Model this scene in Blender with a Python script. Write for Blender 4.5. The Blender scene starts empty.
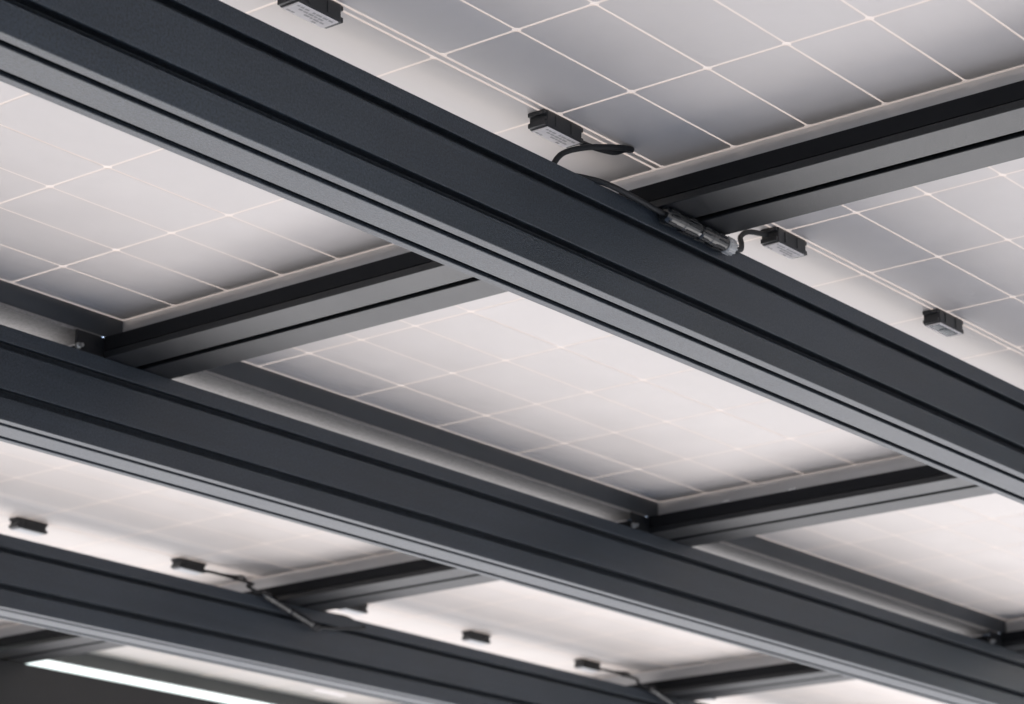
import bpy, bmesh, math, random
from mathutils import Vector, Matrix
random.seed(7)
scn = bpy.context.scene
COL = scn.collection
H = 1.65                     # eye height of the photographer above the paving

# ------------------------------------------------------------------ materials
def mat(name, col, rough=0.5, metal=0.0, ior=1.5, bump=0.0, bump_scale=400.0, vary=0.0, vary_scale=6.0,
        rough_vary=0.0, coat=0.0, grain=0.0, grain_scale=420, island=0.0, streak=0.0, stretch=None, emit=None, emit_strength=0.0):
    m = bpy.data.materials.new(name); m.use_nodes = True
    nt = m.node_tree; b = nt.nodes['Principled BSDF']
    b.inputs['Base Color'].default_value = (*col, 1); b.inputs['Roughness'].default_value = rough
    b.inputs['Metallic'].default_value = metal; b.inputs['IOR'].default_value = ior
    b.inputs['Coat Weight'].default_value = coat
    tc = nt.nodes.new('ShaderNodeTexCoord'); vec = tc.outputs['Object']
    if stretch:
        mp = nt.nodes.new('ShaderNodeMapping'); mp.inputs['Scale'].default_value = stretch
        nt.links.new(vec, mp.inputs['Vector']); vec = mp.outputs['Vector']
    if vary or rough_vary:
        n = nt.nodes.new('ShaderNodeTexNoise'); n.inputs['Scale'].default_value = vary_scale
        n.inputs['Detail'].default_value = 6; n.inputs['Roughness'].default_value = 0.6
        nt.links.new(vec, n.inputs['Vector'])
        if vary:
            r = nt.nodes.new('ShaderNodeMapRange')
            r.inputs[1].default_value = 0.3; r.inputs[2].default_value = 0.7
            r.inputs[3].default_value = 1 - vary; r.inputs[4].default_value = 1 + vary
            nt.links.new(n.outputs['Fac'], r.inputs[0])
            mx = nt.nodes.new('ShaderNodeMix'); mx.data_type = 'RGBA'; mx.blend_type = 'MULTIPLY'
            mx.inputs[0].default_value = 1; mx.inputs[6].default_value = (*col, 1)
            nt.links.new(r.outputs[0], mx.inputs[7]); nt.links.new(mx.outputs[2], b.inputs['Base Color'])
        if rough_vary:
            r2 = nt.nodes.new('ShaderNodeMapRange')
            r2.inputs[1].default_value = 0.3; r2.inputs[2].default_value = 0.7
            r2.inputs[3].default_value = max(0.02, rough - rough_vary); r2.inputs[4].default_value = rough + rough_vary
            nt.links.new(n.outputs['Fac'], r2.inputs[0]); nt.links.new(r2.outputs[0], b.inputs['Roughness'])
    def mult(fac_out, lo, hi, a0=0.0, a1=1.0):
        r_ = nt.nodes.new('ShaderNodeMapRange'); r_.inputs[1].default_value = a0; r_.inputs[2].default_value = a1
        r_.inputs[3].default_value = lo; r_.inputs[4].default_value = hi; nt.links.new(fac_out, r_.inputs[0])
        x_ = nt.nodes.new('ShaderNodeMix'); x_.data_type = 'RGBA'; x_.blend_type = 'MULTIPLY'; x_.inputs[0].default_value = 1
        cur = b.inputs['Base Color']
        if cur.is_linked: nt.links.new(cur.links[0].from_socket, x_.inputs[6])
        else: x_.inputs[6].default_value = cur.default_value[:]
        nt.links.new(r_.outputs[0], x_.inputs[7]); nt.links.new(x_.outputs[2], cur)
    if grain:
        ng = nt.nodes.new('ShaderNodeTexNoise'); ng.inputs['Scale'].default_value = grain_scale; ng.inputs['Detail'].default_value = 2
        nt.links.new(tc.outputs['Object'], ng.inputs['Vector']); mult(ng.outputs['Fac'], 1 - grain, 1 + grain, 0.32, 0.68)
    if streak:
        mp2 = nt.nodes.new('ShaderNodeMapping'); mp2.inputs['Scale'].default_value = (0.7, 14, 14)
        ns = nt.nodes.new('ShaderNodeTexNoise'); ns.inputs['Scale'].default_value = 4; ns.inputs['Detail'].default_value = 5
        nt.links.new(tc.outputs['Object'], mp2.inputs['Vector']); nt.links.new(mp2.outputs[0], ns.inputs['Vector'])
        mult(ns.outputs['Fac'], 1 - streak, 1 + streak, 0.3, 0.7)
    if island:
        ge = nt.nodes.new('ShaderNodeNewGeometry'); mult(ge.outputs['Random Per Island'], 1 - island, 1 + island)
    if bump:
        n2 = nt.nodes.new('ShaderNodeTexNoise'); n2.inputs['Scale'].default_value = bump_scale
        n2.inputs['Detail'].default_value = 3
        nt.links.new(vec, n2.inputs['Vector'])
        bp = nt.nodes.new('ShaderNodeBump'); bp.inputs['Strength'].default_value = bump
        bp.inputs['Distance'].default_value = 0.001
        nt.links.new(n2.outputs['Fac'], bp.inputs['Height']); nt.links.new(bp.outputs['Normal'], b.inputs['Normal'])
    if emit:
        b.inputs['Emission Color'].default_value = (*emit, 1); b.inputs['Emission Strength'].default_value = emit_strength
    return m

M = {}
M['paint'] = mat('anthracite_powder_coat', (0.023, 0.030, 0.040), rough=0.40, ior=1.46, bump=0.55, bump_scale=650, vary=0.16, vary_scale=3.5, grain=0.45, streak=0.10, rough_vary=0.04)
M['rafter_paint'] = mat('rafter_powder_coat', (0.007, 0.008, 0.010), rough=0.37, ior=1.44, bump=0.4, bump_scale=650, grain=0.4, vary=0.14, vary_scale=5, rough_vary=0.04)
M['cell'] = mat('bifacial_cell_back', (0.53, 0.492, 0.470), rough=0.45, ior=1.38, island=0.035, vary=0.035, vary_scale=9, rough_vary=0.03)
M['silver'] = mat('satin_aluminium', (0.55, 0.55, 0.56), rough=0.38, metal=0.6, vary=0.06, bump=0.1, stretch=(20, 1, 20))
M['shaded_rail'] = mat('shaded_frame_rail', (0.030, 0.035, 0.042), rough=0.5, vary=0.1)  # shade on this facing of the frame is put into the colour
M['flashing'] = mat('brushed_aluminium', (0.23, 0.22, 0.215), rough=0.6, metal=0.4, grain=0.16, grain_scale=260, vary=0.12, vary_scale=30, bump=0.5, bump_scale=60, stretch=(1, 30, 30))
M['black_plastic'] = mat('black_plastic', (0.018, 0.019, 0.021), rough=0.38, bump=0.2, bump_scale=900, vary=0.1)
M['rubber'] = mat('cable_rubber', (0.010, 0.011, 0.013), rough=0.6, ior=1.4, vary=0.1)
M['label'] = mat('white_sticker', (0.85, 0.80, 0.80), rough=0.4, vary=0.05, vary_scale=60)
M['ink'] = mat('faded_print', (0.50, 0.47, 0.47), rough=0.5)
M['pot'] = mat('dark_potting', (0.06, 0.075, 0.09), rough=0.25)
M['grey_label'] = mat('grey_sticker', (0.33, 0.34, 0.36), rough=0.35)
M['chrome'] = mat('bright_steel', (0.55, 0.56, 0.57), rough=0.4, metal=1.0)
M['conn'] = mat('glossy_connector_plastic', (0.010, 0.011, 0.013), rough=0.10, ior=1.6)
M['led'] = mat('led_diffuser', (0.9, 0.9, 0.9), rough=0.4, emit=(0.86, 1.0, 0.98), emit_strength=0.30)
M['cap'] = mat('lamp_end_cap', (0.75, 0.76, 0.76), rough=0.4)

def laminate_mat():
    m = bpy.data.materials.new('translucent_backsheet'); m.use_nodes = True
    nt = m.node_tree; out = nt.nodes['Material Output']; b = nt.nodes['Principled BSDF']
    b.inputs['Base Color'].default_value = (0.68, 0.63, 0.595, 1); b.inputs['Roughness'].default_value = 0.5
    t = nt.nodes.new('ShaderNodeBsdfTranslucent'); t.inputs['Color'].default_value = (0.67, 0.62, 0.58, 1)
    a = nt.nodes.new('ShaderNodeMixShader'); a.inputs[0].default_value = 0.42
    nt.links.new(b.outputs[0], a.inputs[1]); nt.links.new(t.outputs[0], a.inputs[2])
    nt.links.new(a.outputs[0], out.inputs['Surface'])
    return m
M['laminate'] = laminate_mat()

def paving_mat():
    m = bpy.data.materials.new('pale_concrete_paving'); m.use_nodes = True
    nt = m.node_tree; b = nt.nodes['Principled BSDF']; b.inputs['Roughness'].default_value = 0.85
    tc = nt.nodes.new('ShaderNodeTexCoord')
    n = nt.nodes.new('ShaderNodeTexNoise'); n.inputs['Scale'].default_value = 0.6; n.inputs['Detail'].default_value = 8
    nt.links.new(tc.outputs['Object'], n.inputs['Vector'])
    r = nt.nodes.new('ShaderNodeValToRGB')
    r.color_ramp.elements[0].position = 0.35; r.color_ramp.elements[0].color = (0.405, 0.392, 0.38, 1)
    r.color_ramp.elements[1].position = 0.65; r.color_ramp.elements[1].color = (0.53, 0.512, 0.495, 1)
    nt.links.new(n.outputs['Fac'], r.inputs[0]); nt.links.new(r.outputs[0], b.inputs['Base Color'])
    return m
M['paving'] = paving_mat()

# ------------------------------------------------------------------ mesh helpers
def link(name, bm, m, parent=None, smooth=False):
    me = bpy.data.meshes.new(name); bmesh.ops.recalc_face_normals(bm, faces=bm.faces[:]); bm.to_mesh(me); bm.free()
    if smooth:
        for p in me.polygons: p.use_smooth = True
    ms = m if isinstance(m, (list, tuple)) else [m]
    for q in ms: me.materials.append(q)
    o = bpy.data.objects.new(name, me); COL.objects.link(o)
    if parent: o.parent = parent
    return o

def thing(name, label, cat, loc, group=None):
    o = bpy.data.objects.new(name, None); COL.objects.link(o); o.location = loc; o.empty_display_size = 0.05
    o['label'] = label; o['category'] = cat
    if group: o['group'] = group
    return o
def tag(o, label, cat, group=None):
    o['label'] = label; o['category'] = cat
    if group: o['group'] = group
    return o

def dup(src, loc, label):
    r = src.copy(); COL.objects.link(r); r.location = loc; r['label'] = label
    def rec(a, b):
        for ch in a.children:
            c = ch.copy(); COL.objects.link(c); c.parent = b
            rec(ch, c)
    rec(src, r)
    return r

def bx(bm, x0, x1, y0, y1, z0, z1, bevel=0.0, mi=0):
    res = bmesh.ops.create_cube(bm, size=1)
    vs = res['verts']
    for v in vs:
        v.co = Vector(((x0 + x1) / 2 + v.co.x * (x1 - x0), (y0 + y1) / 2 + v.co.y * (y1 - y0), (z0 + z1) / 2 + v.co.z * (z1 - z0)))
    fs = {f for v in vs for f in v.link_faces}
    for f in fs: f.material_index = mi
    if bevel:
        es = list({e for v in vs for e in v.link_edges})
        rb = bmesh.ops.bevel(bm, geom=es, offset=bevel, segments=2, affect='EDGES', profile=0.6)
        for f in rb['faces']: f.material_index = mi

def extrude_profile(bm, pts, a0, a1, axis, bevel=0.0, cuts=0):
    """pts: closed 2D polygon (u, z); axis 'x': u is y; axis 'y': u is x."""
    def P(u, z, a): return (a, u, z) if axis == 'x' else (u, a, z)
    A = [bm.verts.new(P(u, z, a0)) for u, z in pts]; B = [bm.verts.new(P(u, z, a1)) for u, z in pts]
    n = len(pts); long_e = []
    for i in range(n):
        j = (i + 1) % n
        bm.faces.new((A[i], A[j], B[j], B[i]))
    bm.faces.new(A); bm.faces.new(B[::-1])
    if bevel:
        for i in range(n):
            e = bm.edges.get((A[i], B[i])); long_e.append(e)
        bmesh.ops.bevel(bm, geom=long_e, offset=bevel, segments=2, affect='EDGES', profile=0.5)

def spline(pts, n=10):
    pts = [Vector(p) for p in pts]; out = []
    Q = [pts[0] * 2 - pts[1]] + pts + [pts[-1] * 2 - pts[-2]]
    for i in range(1, len(Q) - 2):
        for k in range(n):
            t = k / n; a, b, c, d = Q[i - 1], Q[i], Q[i + 1], Q[i + 2]
            out.append(0.5 * ((2 * b) + (c - a) * t + (2 * a - 5 * b + 4 * c - d) * t * t + (3 * b - a - 3 * c + d) * t ** 3))
    out.append(pts[-1]); return out

def tube(bm, pts, r, seg=10, closed_ends=True, mi=0):
    rs = r if isinstance(r, (list, tuple)) else [r] * len(pts)
    rings = []; up = Vector((0, 0, 1)); prev = None
    for i, p in enumerate(pts):
        t = (pts[min(i + 1, len(pts) - 1)] - pts[max(i - 1, 0)]).normalized()
        if prev is None:
            n = t.cross(up); n = n if n.length > 1e-4 else t.cross(Vector((1, 0, 0))); n.normalize()
        else:
            n = (prev - t * prev.dot(t)); n.normalize()
        prev = n; b = t.cross(n)
        rings.append([bm.verts.new(p + (n * math.cos(2 * math.pi * k / seg) + b * math.sin(2 * math.pi * k / seg)) * rs[i]) for k in range(seg)])
    for a, b in zip(rings, rings[1:]):
        for k in range(seg):
            f = bm.faces.new((a[k], a[(k + 1) % seg], b[(k + 1) % seg], b[k])); f.material_index = mi; f.smooth = True
    if closed_ends:
        bm.faces.new(rings[0][::-1]).material_index = mi; bm.faces.new(rings[-1]).material_index = mi

def lathe_along(bm, p0, p1, prof, seg=16, mi=0):
    """prof: list of (fraction along p0..p1, radius)"""
    p0 = Vector(p0); p1 = Vector(p1)
    t = (p1 - p0).normalized(); n = t.cross(Vector((0, 0, 1))).normalized(); b = t.cross(n)
    rings = [[bm.verts.new(p0.lerp(p1, s) + (n * math.cos(2 * math.pi * k / seg) + b * math.sin(2 * math.pi * k / seg)) * r) for k in range(seg)] for s, r in prof]
    for a, c in zip(rings, rings[1:]):
        for k in range(seg):
            bm.faces.new((a[k], a[(k + 1) % seg], c[(k + 1) % seg], c[k])).material_index = mi
    bm.faces.new(rings[0][::-1]).material_index = mi; bm.faces.new(rings[-1]).material_index = mi

# ------------------------------------------------------------------ ground
bm = bmesh.new(); S = 400
vs = [bm.verts.new(c) for c in ((-S, -S, 0), (S, -S, 0), (S, S, 0), (-S, S, 0))]; bm.faces.new(vs)
g = link('ground', bm, M['paving']); g['kind'] = 'structure'

M['dark_sheet'] = mat('added_dark_sheet', (0.17, 0.166, 0.16), rough=0.85, vary=0.2, vary_scale=2)  # added unseen dark sheet, cuts bounce light onto beam and rafter faces
bm = bmesh.new()
bm.faces.new([bm.verts.new(c) for c in ((-60, -0.4, 0.004), (-60, -60, 0.004), (60, -60, 0.004), (60, -0.4, 0.004))])
bm.faces.new([bm.verts.new(c) for c in ((-60, 60, 0.004), (-60, -0.4, 0.004), (0.2, -0.4, 0.004), (0.2, 60, 0.004))])
bmesh.ops.remove_doubles(bm, verts=bm.verts[:], dist=1e-5)
o = link('bounce_cut_sheet', bm, M['dark_sheet']); o['kind'] = 'structure'

# added unseen dark sheet far in front, dims reflections in the far panels
M['glow_cut_sheet'] = mat('added_far_dark_sheet', (0.13, 0.13, 0.13), rough=0.9, vary=0.2, vary_scale=0.7)
bm = bmesh.new(); u = Vector((0.76, 0.65, 0)); v = Vector((-0.65, 0.76, 0))
bm.faces.new([bm.verts.new(u * a_ + v * b_ + Vector((0, 0, 0.004))) for a_, b_ in ((12.6, -200), (380, -200), (380, 200), (12.6, 200))])
o = link('glow_cut_sheet', bm, M['glow_cut_sheet']); o['kind'] = 'structure'

# ------------------------------------------------------------------ main beams (along X)
BEAM_Y = [1.455, 2.285, 3.090, 3.885]
Z0, Z1 = -0.116, 0.0                    # local: top at z = 0
def beam_profile():
    w = 0.0745; d = 0.004; c = 0.016; k = 0.005      # slot lip depth, cavity depth, undercut
    def hslot(za, zb):      # open to the front, from za (low) to zb (high)
        return [(0, za), (d, za), (d, za - k), (c + 0.004, za - k), (c + 0.004, zb + k), (d, zb + k), (d, zb), (0, zb)]
    return [(0, 0), (w, 0), (w, Z0)] + [(0.0645, Z0), (0.0645, Z0 + d), (0.0692, Z0 + d), (0.0692, Z0 + c), (0.0513, Z0 + c), (0.0513, Z0 + d), (0.0560, Z0 + d), (0.0560, Z0)] \
        + [(0.0205, Z0), (0.0205, Z0 + d), (0.0255, Z0 + d), (0.0255, Z0 + c), (0.0075, Z0 + c), (0.0075, Z0 + d), (0.0120, Z0 + d), (0.0120, Z0)] \
        + [(0, Z0)] + hslot(-0.0885, -0.0782) + hslot(-0.0292, -0.0200)
bm = bmesh.new(); extrude_profile(bm, beam_profile(), 0.2, 6.6, 'x', bevel=0.0009)
M['edge_paint'] = mat('plain_dark_coat', (0.014, 0.0145, 0.015), rough=0.5, ior=1.4, bump=0.4, bump_scale=700, vary=0.12, vary_scale=4)
BL = ['anthracite grooved main beam nearest the camera with a cable plug at its top edge',
      'anthracite grooved main beam, second from the camera, under the bright metal joint strips',
      'anthracite grooved main beam with cables drooping over its face, third from the camera',
      'dark main beam directly under the lit white tube lamp']
beam0 = link('main_beam', bm, M['paint']); beam0.location = (0, BEAM_Y[0], H + 0.970)
tag(beam0, BL[0], 'beam', 'anthracite main beams of the carport roof')
bm = bmesh.new(); extrude_profile(bm, [(0, 0), (0.0745, 0), (0.0745, Z0), (0, Z0)], 0.2, 6.6, 'x', bevel=0.0012)
b = link('main_beam', bm, M['edge_paint']); b.location = (0, BEAM_Y[3], H + 0.970); tag(b, BL[3], 'beam', 'anthracite main beams of the carport roof')
for y, l in zip(BEAM_Y[1:3], BL[1:3]):
    b = beam0.copy(); COL.objects.link(b); b.location = (0, y, H + 0.970); b['label'] = l

# ------------------------------------------------------------------ cross rafters (along Y)
P = 1.1675
RAF_X = [2.132 + P * i for i in range(3)]
def rafter_profile():
    a = 0.0575; s = 0.0062
    return [(-a, 0), (-s, 0), (-s, 0.004), (-s - 0.006, 0.004), (-s - 0.006, 0.018), (s + 0.006, 0.018), (s + 0.006, 0.004), (s, 0.004), (s, 0), (a, 0), (a, 0.0085), (a - 0.003, 0.0085), (a - 0.003, 0.0285),
            (-a + 0.003, 0.0285), (-a + 0.003, 0.0085), (-a, 0.0085)]
RL = ['dark cross rafter with the black cable plug where it meets the nearest beam',
      'dark cross rafter in the middle with two tiny bright clips along its edge',
      'dark cross rafter farthest to the right, mostly cut off by the picture edges']
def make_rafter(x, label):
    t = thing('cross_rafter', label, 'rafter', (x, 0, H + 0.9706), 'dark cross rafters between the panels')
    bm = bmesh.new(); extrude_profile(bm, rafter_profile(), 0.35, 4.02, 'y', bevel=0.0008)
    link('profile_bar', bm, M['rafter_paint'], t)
    M.setdefault('side_strip', mat('black_side_strip', (0.0045, 0.005, 0.0065), rough=0.6, ior=1.25, vary=0.15))  # thin near-black strips covering the upper rafter sides
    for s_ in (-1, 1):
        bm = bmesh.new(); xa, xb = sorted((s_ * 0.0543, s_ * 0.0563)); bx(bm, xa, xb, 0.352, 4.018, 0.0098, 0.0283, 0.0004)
        link('side_strip', bm, M['side_strip'], t)
    for (bx_, by_, bz_) in ((-0.102, 2.283, 0.0045), (-0.075, 2.300, 0.012)):
        bm = bmesh.new()
        c = Vector((bx_, by_, bz_))
        lathe_along(bm, c + Vector((0, 0.006, 0)), c - Vector((0, 0.004, 0)), [(0, 0.0045), (0.35, 0.0045), (0.36, 0.0028), (1, 0.0026)], seg=6)
        link('bolt', bm, M['chrome'], t)
    # the small angle bracket that holds the rafter on the second beam
    bm = bmesh.new(); bx(bm, -0.105, -0.058, 2.288, 2.291, 0.0005, 0.026, 0.0008); bx(bm, -0.105, -0.058, 2.2912, 2.345, 0.0005, 0.003, 0.0005)
    link('bracket', bm, M['rafter_paint'], t)
    return t
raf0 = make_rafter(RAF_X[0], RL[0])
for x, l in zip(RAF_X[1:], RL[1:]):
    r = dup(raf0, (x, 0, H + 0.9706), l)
    if x == RAF_X[1]:
        for y in (2.143, 2.023):
            bm = bmesh.new(); bx(bm, -0.0570, -0.0500, y - 0.006, y + 0.006, 0.0287, 0.0315, 0.0008)
            link('clip', bm, M['silver'], r)

# ------------------------------------------------------------------ solar panels
PW, PH2 = 1.121, 0.8308       # inner width, half inner length
CP, CY0, RP = 0.1844, 0.0050, 0.0912
FR = 0.0025
def cells_bm():
    bm = bmesh.new(); c = 0.0032; gx, gy = 0.0017, 0.0013
    def oct(x0, x1, y0, y1):
        pts = [(x0 + c, y0), (x1 - c, y0), (x1, y0 + c), (x1, y1 - c), (x1 - c, y1), (x0 + c, y1), (x0, y1 - c), (x0, y0 + c)]
        bm.faces.new([bm.verts.new((x, y, -0.0007)) for x, y in pts][::-1])
    for sgn in (-1, 1):
        for r in range(9):
            for k in range(6):
                x0 = 0.0075 + k * CP + gx; x1 = 0.0075 + (k + 1) * CP - gx
                ya = CY0 + r * RP + gy; yb = CY0 + (r + 1) * RP - gy
                if sgn > 0: oct(x0, x1, ya, yb)
                else: oct(x0, x1, -yb, -ya)
    # the collector ribbon strip down the middle
    x0, x1, h = 0.009, PW - 0.009, 0.0030
    bm.faces.new([bm.verts.new(p) for p in ((x0, -h, -0.0007), (x0, h, -0.0007), (x1, h, -0.0007), (x1, -h, -0.0007))])
    return bm

def make_panel(label):
    t = thing('solar_panel', label, 'solar panel', (0, 0, 0), 'solar panels forming the carport roof')
    bm = bmesh.new(); bx(bm, 0, PW, -PH2, PH2, 0, 0.004); link('laminate', bm, M['laminate'], t)
    link('cell_array', cells_bm(), M['cell'], t)
    for x0, x1 in ((0.0, FR), (PW - FR, PW)):
        bm = bmesh.new(); bx(bm, x0, x1, -PH2 - FR, PH2 + FR, -0.028, 0.0065, 0.0006); link('side_rail', bm, M['silver'], t)
    for y0, y1 in ((-PH2 - FR, -PH2), (PH2, PH2 + FR)):
        bm = bmesh.new(); bx(bm, FR + 0.0003, PW - FR - 0.0003, y0, y1, -0.028, 0.0062, 0.0006); link('end_rail', bm, M['shaded_rail'], t)  # same frame as side_rail, its shaded facing painted darker
    return t

def box_mesh():
    """junction box: bevelled body with little lugs top and bottom of both ends"""
    bm = bmesh.new(); L, W, D = 0.029, 0.0115, 0.0178
    bx(bm, -L, L, -W, W, -D, 0.0, 0.0012)
    for s in (-1, 1):
        for z0, z1 in ((-0.0052, -0.0006), (-0.0172, -0.0120)):
            bx(bm, s * L - 0.0008, s * L + s * 0.0040 if s > 0 else s * L + 0.0008, -W * 0.92, W * 0.92, z0, z1, 0.0006) if s > 0 else \
                bx(bm, -L - 0.0040, -L + 0.0008, -W * 0.92, W * 0.92, z0, z1, 0.0006)
    # ribs on the long sides
    for x in (-0.016, 0.010):
        bx(bm, x, x + 0.003, -W - 0.0008, W + 0.0008, -0.0150, -0.0030, 0.0003)
    return bm
def label_mesh(ink=True):
    bm = bmesh.new(); bx(bm, -0.0270, 0.0270, -0.0100, 0.0100, -0.0190, -0.0176, 0.0004, mi=0)
    if ink:
        rnd = random.Random(3)
        for row in range(4):
            x = -0.024
            while x < 0.020:
                w = rnd.uniform(0.002, 0.007)
                if rnd.random() < 0.75:
                    y = -0.0075 + row * 0.0045
                    bx(bm, x, x + w, y, y + 0.0022, -0.01925, -0.0189, mi=1)
                x += w + 0.0016
    return bm
box_src = None
def junction_box(panel, lx, kind):
    global BOXME
    o = bpy.data.objects.new('junction_box', BOXME); COL.objects.link(o); o.parent = panel; o.location = (lx, 0.0078, -0.0005)
    l = bpy.data.objects.new('label', {'white': LABME, 'dark': POTME, 'grey': GREYME}[kind]); COL.objects.link(l); l.parent = o
    if kind == 'dark':
        r = bpy.data.objects.new('rim', RIMME); COL.objects.link(r); r.parent = o
    return o
def to_me(name, bm, ms):
    bmesh.ops.recalc_face_normals(bm, faces=bm.faces[:]); me = bpy.data.meshes.new(name); bm.to_mesh(me); bm.free()
    for q in ms: me.materials.append(q)
    return me
BOXME = to_me('junction_box', box_mesh(), [M['black_plastic']])
LABME = to_me('label', label_mesh(), [M['label'], M['ink']])
GREYME = to_me('label', label_mesh(False), [M['grey_label']])
bm = bmesh.new(); bx(bm, -0.0235, 0.0235, -0.0072, 0.0072, -0.0188, -0.0176, 0.0003); bx(bm, -0.004, 0.004, -0.0045, 0.0045, -0.0194, -0.0187, 0.0002)
POTME = to_me('potting', bm, [M['pot']])
bm = bmesh.new()
for a in ((-0.0275, -0.0245, -0.0105, 0.0105), (0.0245, 0.0275, -0.0105, 0.0105), (-0.0244, 0.0244, -0.0105, -0.0078), (-0.0244, 0.0244, 0.0078, 0.0105)):
    bx(bm, a[0], a[1], a[2], a[3], -0.0189, -0.0176, 0.0003)
RIMME = to_me('rim', bm, [M['label']])

ROW_Y = [1.4662, 3.1700]
PX0 = 2.1605 - P                      # column 0 (left of the first rafter)
LABELS = {
    (0, 0): 'large solar panel at top left with a junction box feeding a looped black cable',
    (0, 1): 'solar panel between the first two rafters in the upper rows, spanning the nearest beam',
    (0, 2): 'solar panel at the right edge, between the middle and right rafters above the second beam',
    (0, 3): 'sliver of solar panel at the right edge beyond the farthest rafter',
    (1, 1): 'solar panel at lower left, between the second beam and the tube lamp',
    (1, 2): 'solar panel at bottom centre with two small junction boxes beyond the second beam',
    (1, 3): 'blurred solar panel at the bottom edge right of the farthest rafter',
}
KINDS = {(0, 0): 'grey white white', (0, 1): 'white dark dark', (0, 2): 'dark dark dark', (0, 3): 'dark dark dark',
         (1, 1): 'grey grey grey', (1, 2): 'grey grey grey', (1, 3): 'grey grey grey'}
proto = make_panel(LABELS[(0, 0)])
PAN = {}
for i, ((r, c), l) in enumerate(LABELS.items()):
    loc = (PX0 + c * P, ROW_Y[r], H + 1.030)
    if i == 0: o = proto; o.location = loc
    else:
        o = dup(proto, loc, l)
    PAN[(r, c)] = o
for r, c in [(r, c) for r in (-1,) for c in (0, 1, 2, 3)] + [(1, 0)]:
    o = dup(proto, (PX0 + c * P, ROW_Y[0] + r * 1.705 if r < 0 else ROW_Y[r], H + 1.03), 'solar panel overhead behind the photographer')
for (r, c), o in PAN.items():
    for k, kd in zip((1, 3, 5), KINDS[(r, c)].split()):
        junction_box(o, 0.0075 + k * CP + 0.012, kd)
bm = bmesh.new(); bx(bm, 0, 0.10, -0.008, 0.008, -0.0022, -0.0008, 0.0004)  # plain white patch at a small bright spot under the panel
st = link('white_patch', bm, M['label'], PAN[(1, 2)]); st.location = (4.155 - (PX0 + 2 * P), 3.846 - ROW_Y[1], 0)

bm = bmesh.new(); bx(bm, RAF_X[1] + 0.0605, RAF_X[2] - 0.0605, 3.930, 3.936, H + 1.0005, H + 1.0285, 0.0006)
M['trim'] = mat('grey_trim', (0.07, 0.07, 0.07), rough=0.5, vary=0.1)
tag(link('edge_trim', bm, M['trim']), 'plain grey edge trim strip directly above the lit tube lamp', 'trim strip')

# bright metal joint strips above the second beam, one per bay
bm = bmesh.new(); bx(bm, 0, P - 0.118, 0, 0.105, -0.0016, 0, 0.0004); bx(bm, 0, P - 0.118, 0, 0.0016, -0.0040, -0.0017, 0.0004)
JL = ['bright metal joint strip above the second beam, left of the first rafter',
      'long bright metal joint strip above the second beam in the middle bay',
      'bright metal joint strip above the second beam at the right edge']
js0 = link('joint_strip', bm, M['flashing'])
tag(js0, JL[0], 'metal strip', 'bright metal joint strips above the second beam')
for i in range(3):
    o = js0 if i == 0 else js0.copy()
    if i: COL.objects.link(o)
    o.location = (RAF_X[i] - P + 0.059, 2.2945, H + 1.0010); o['label'] = JL[i]

# ------------------------------------------------------------------ cables and plugs
def W(x, y, z): return Vector((x, y, z + H))
def cable(bm, pts, r=0.0031): tube(bm, spline(pts), r)

def connector(parent, p0, p1, r=0.0085, nut_mat=None):
    """two mated plug halves with ribbed screw nuts at the outer ends"""
    p0 = Vector(p0); p1 = Vector(p1); d = p1 - p0
    def seg(a, b): return p0 + d * a, p0 + d * b
    for (a, b) in ((0.0, 0.475), (0.485, 0.865)):
        bm = bmesh.new(); q0, q1 = seg(a, b)
        flip = a > 0.2
        prof = [(0, 0.70), (0.04, 0.93), (0.10, 0.98), (0.33, 0.98), (0.35, 0.91), (0.50, 0.91), (0.52, 0.98), (0.92, 0.96), (1, 0.86)]
        if flip: prof = [(0, 0.84), (0.05, 0.92), (0.38, 0.92), (0.40, 0.98), (0.62, 0.98), (0.64, 0.91), (0.95, 0.93), (1, 0.8)]
        lathe_along(bm, q0, q1, [(s, r * k) for s, k in prof], seg=18)
        # locking ribs and latches along the body
        t = d.normalized(); n = t.cross(Vector((0, 0, 1))).normalized(); u = n.cross(t)
        L = (q1 - q0).length
        for k in range(9):
            an = 2 * math.pi * (k + 0.5) / 9
            dirv = n * math.cos(an) + u * math.sin(an); side = t.cross(dirv)
            for s0, s1 in ((0.06, 0.27), (0.58, 0.90)):
                c = q0 + t * (L * (s0 + s1) / 2) + dirv * r * 0.93
                m4 = Matrix((( *t, ), ( *side, ), ( *dirv, ))).transposed().to_4x4(); m4.translation = c
                res = bmesh.ops.create_cube(bm, size=1, matrix=m4 @ Matrix.Diagonal((L * (s1 - s0), r * 0.17, r * 0.22, 1)))
                for f_ in {f for v_ in res['verts'] for f in v_.link_faces}: f_.material_index = 1
        link('plug_half', bm, [M['conn'], M['rubber']], parent)
    bm = bmesh.new(); q0, q1 = seg(0.87, 1.0)
    lathe_along(bm, q0, q1, [(0, r * 0.86), (0.1, r * 0.94), (0.8, r * 0.88), (1, r * 0.6)], seg=18)
    t = d.normalized(); n = t.cross(Vector((0, 0, 1))).normalized(); u = n.cross(t)
    for k in range(12):
        an = 2 * math.pi * k / 12; dirv = n * math.cos(an) + u * math.sin(an); side = t.cross(dirv)
        m4 = Matrix(((*t,), (*side,), (*dirv,))).transposed().to_4x4(); m4.translation = q0.lerp(q1, 0.45) + dirv * r * 0.90
        bmesh.ops.create_cube(bm, size=1, matrix=m4 @ Matrix.Diagonal(((q1 - q0).length * 0.7, r * 0.16, r * 0.2, 1)))
    link('nut', bm, nut_mat or M['cap_nut'], parent)
M['cap_nut'] = mat('pale_grey_nut', (0.33, 0.33, 0.33), rough=0.3)

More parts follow.
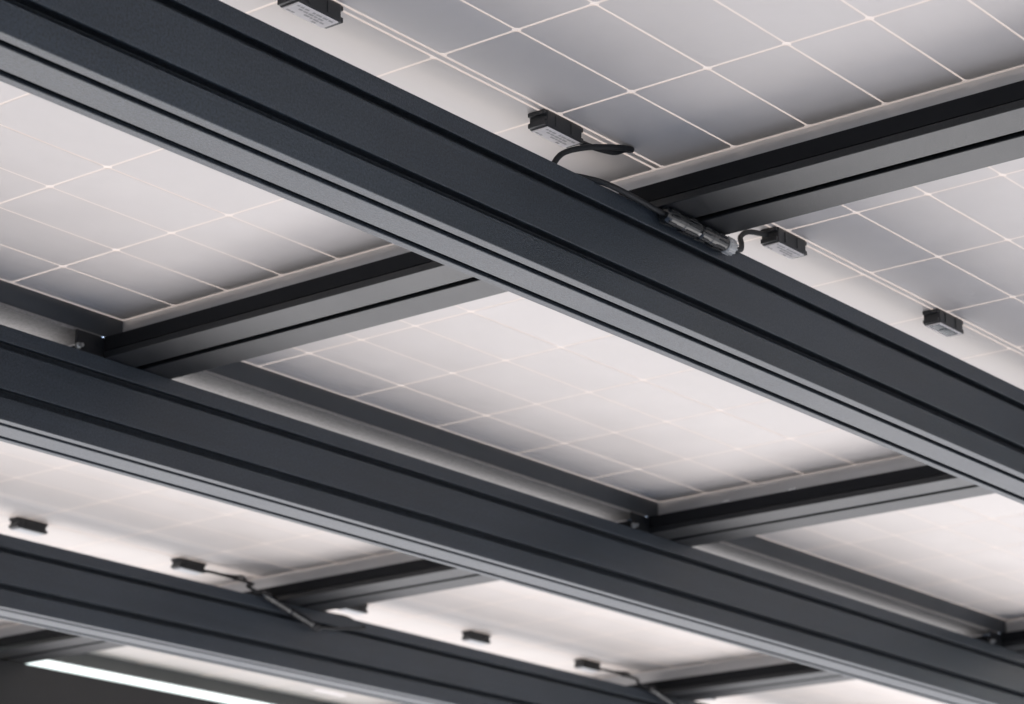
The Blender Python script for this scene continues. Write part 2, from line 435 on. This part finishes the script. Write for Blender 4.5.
t = thing('cable_connector', 'black cable plug with pale nut on the nearest beam, joining two junction boxes', 'cable plug', W(2.07, 1.44, 0.963))
def off(v): return v - t.location
bm = bmesh.new()
cable(bm, [off(W(*p)) for p in ((1.963, 1.474, 1.0190), (1.990, 1.470, 1.0175), (2.020, 1.464, 1.0195), (2.036, 1.460, 1.0265), (2.042, 1.457, 1.0270),
                                (2.034, 1.453, 1.0250), (2.005, 1.453, 1.0175), (1.968, 1.460, 1.0070), (1.936, 1.466, 0.9920), (1.926, 1.472, 0.9760),
                                (1.935, 1.476, 0.9735), (1.965, 1.462, 0.9735), (1.985, 1.450, 0.9705), (2.020, 1.4455, 0.9680), (2.086, 1.4438, 0.9640))])
link('cable', bm, M['rubber'], t)
bm = bmesh.new()
cable(bm, [off(W(*p)) for p in ((2.205, 1.4435, 0.9630), (2.222, 1.446, 0.9655), (2.240, 1.452, 0.9720), (2.254, 1.460, 0.9840), (2.268, 1.470, 0.9990), (2.290, 1.4735, 1.0120), (2.328, 1.474, 1.0200))])
link('cable', bm, M['rubber'], t)
connector(t, off(W(2.080, 1.4435, 0.9640)), off(W(2.211, 1.4435, 0.9630)), 0.0098)

def far_plug(label, jx, x, y):
    """cable from a junction box, hanging plug in front of the third beam, cable on to the next panel"""
    t = thing('cable_connector', label, 'cable plug', W(x, y, 0.96), 'cable plugs on the third beam')
    off = lambda v: v - t.location
    bm = bmesh.new()
    cable(bm, [off(W(*p)) for p in ((jx + 0.030, 3.178, 1.0190), (jx + 0.060, 3.165, 1.0160), (jx + 0.110, 3.130, 1.0020), (x - 0.015, y + 0.02, 0.985), (x + 0.02, y, 0.9690))], 0.0027)
    cable(bm, [off(W(*p)) for p in ((jx + 0.062, 3.166, 1.0160), (jx + 0.105, 3.168, 1.0200), (jx + 0.124, 3.166, 1.0220), (jx + 0.122, 3.160, 1.0140), (jx + 0.085, 3.150, 1.0080))], 0.0022)
    link('cable', bm, M['rubber'], t)
    bm = bmesh.new()
    cable(bm, [off(W(*p)) for p in ((x + 0.135, y - 0.002, 0.9350), (x + 0.17, y - 0.002, 0.9380), (x + 0.235, y - 0.002, 0.9480), (x + 0.275, y + 0.004, 0.9560), (x + 0.280, y + 0.02, 0.9650),
                                    (x + 0.255, y + 0.030, 0.9760), (x + 0.215, y + 0.045, 0.9800), (x + 0.195, y + 0.07, 0.9950), (x + 0.215, 3.178, 1.019))], 0.0026)
    link('cable', bm, M['rubber'], t)
    connector(t, off(W(x, y, 0.9730)), off(W(x + 0.148, y - 0.002, 0.9330)), 0.0070, M['rubber'])
    return t
far_plug('black cable plug hanging in front of the third beam at the middle rafter', PX0 + 1 * P + 0.0075 + 5 * CP + 0.012, 3.185, 3.078)
far_plug('blurred cable plug at the bottom edge where the right rafter meets the third beam', PX0 + 2 * P + 0.0075 + 5 * CP + 0.012, 3.185 + P, 3.078)

# ------------------------------------------------------------------ lit tube lamp on the fourth beam
t = thing('tube_lamp', 'lit white tube lamp running along the top of the farthest beam', 'lamp', W(3.365, 3.8985, 0.9708))
bm = bmesh.new(); bx(bm, 0.004, 1.02, -0.010, 0.010, 0.0005, 0.0178, 0.004); link('diffuser', bm, M['led'], t)
bm = bmesh.new(); bx(bm, -0.004, 0.0038, -0.0095, 0.0095, 0.0005, 0.0174, 0.004); link('end_cap', bm, M['led'], t)
bm = bmesh.new(); bx(bm, 1.0202, 1.028, -0.0095, 0.0095, 0.0005, 0.0174, 0.004); link('end_cap', bm, M['led'], t)

# ------------------------------------------------------------------ light
w = bpy.data.worlds.new('World'); scn.world = w; w.use_nodes = True
nt = w.node_tree; bg = nt.nodes['Background']
sky = nt.nodes.new('ShaderNodeTexSky'); sky.sky_type = 'NISHITA'; sky.sun_disc = False
EL, AZ = math.radians(52), math.radians(50)       # AZ: from +X towards +Y
sky.sun_elevation = EL; sky.sun_rotation = math.pi / 2 - AZ
nt.links.new(sky.outputs[0], bg.inputs['Color']); bg.inputs['Strength'].default_value = 0.12
sd = bpy.data.lights.new('sun', 'SUN'); sd.energy = 4.2; sd.angle = math.radians(0.5); sd.color = (1.0, 0.95, 0.88)
so = bpy.data.objects.new('sun', sd); COL.objects.link(so)
sdir = Vector((math.cos(EL) * math.cos(AZ), math.cos(EL) * math.sin(AZ), math.sin(EL)))
so.rotation_euler = sdir.to_track_quat('Z', 'Y').to_euler(); so.location = sdir * 20

# ------------------------------------------------------------------ camera
f, cx, cy = 2572.0, 512.0, 352.0
th = math.atan((1178 - cy) / f); a = math.atan((2650 - cx) / math.hypot(f, 1178 - cy))
Fh = Vector((math.cos(a), math.sin(a), 0)); Rt = Vector((math.sin(a), -math.cos(a), 0)); Zv = Vector((0, 0, 1))
Fv = Fh * math.cos(th) + Zv * math.sin(th); Uv = -Fh * math.sin(th) + Zv * math.cos(th)
cd = bpy.data.cameras.new('camera'); co = bpy.data.objects.new('camera', cd); COL.objects.link(co)
mw = Matrix((Rt, Uv, -Fv)).transposed().to_4x4(); mw.translation = (0, 0, H); co.matrix_world = mw
cd.sensor_width = 36; cd.lens = 36 * f / 1024; cd.clip_start = 0.05; cd.clip_end = 2000
cd.dof.use_dof = True; cd.dof.focus_distance = 2.55; cd.dof.aperture_fstop = 11
scn.camera = co

scn.view_settings.view_transform = 'Standard'; scn.view_settings.look = 'None'
scn.view_settings.gamma = 1; scn.view_settings.use_curve_mapping = False
scn.view_settings.exposure = 2.08
scn.cycles.use_denoising = True
scn.cycles.max_bounces = 10
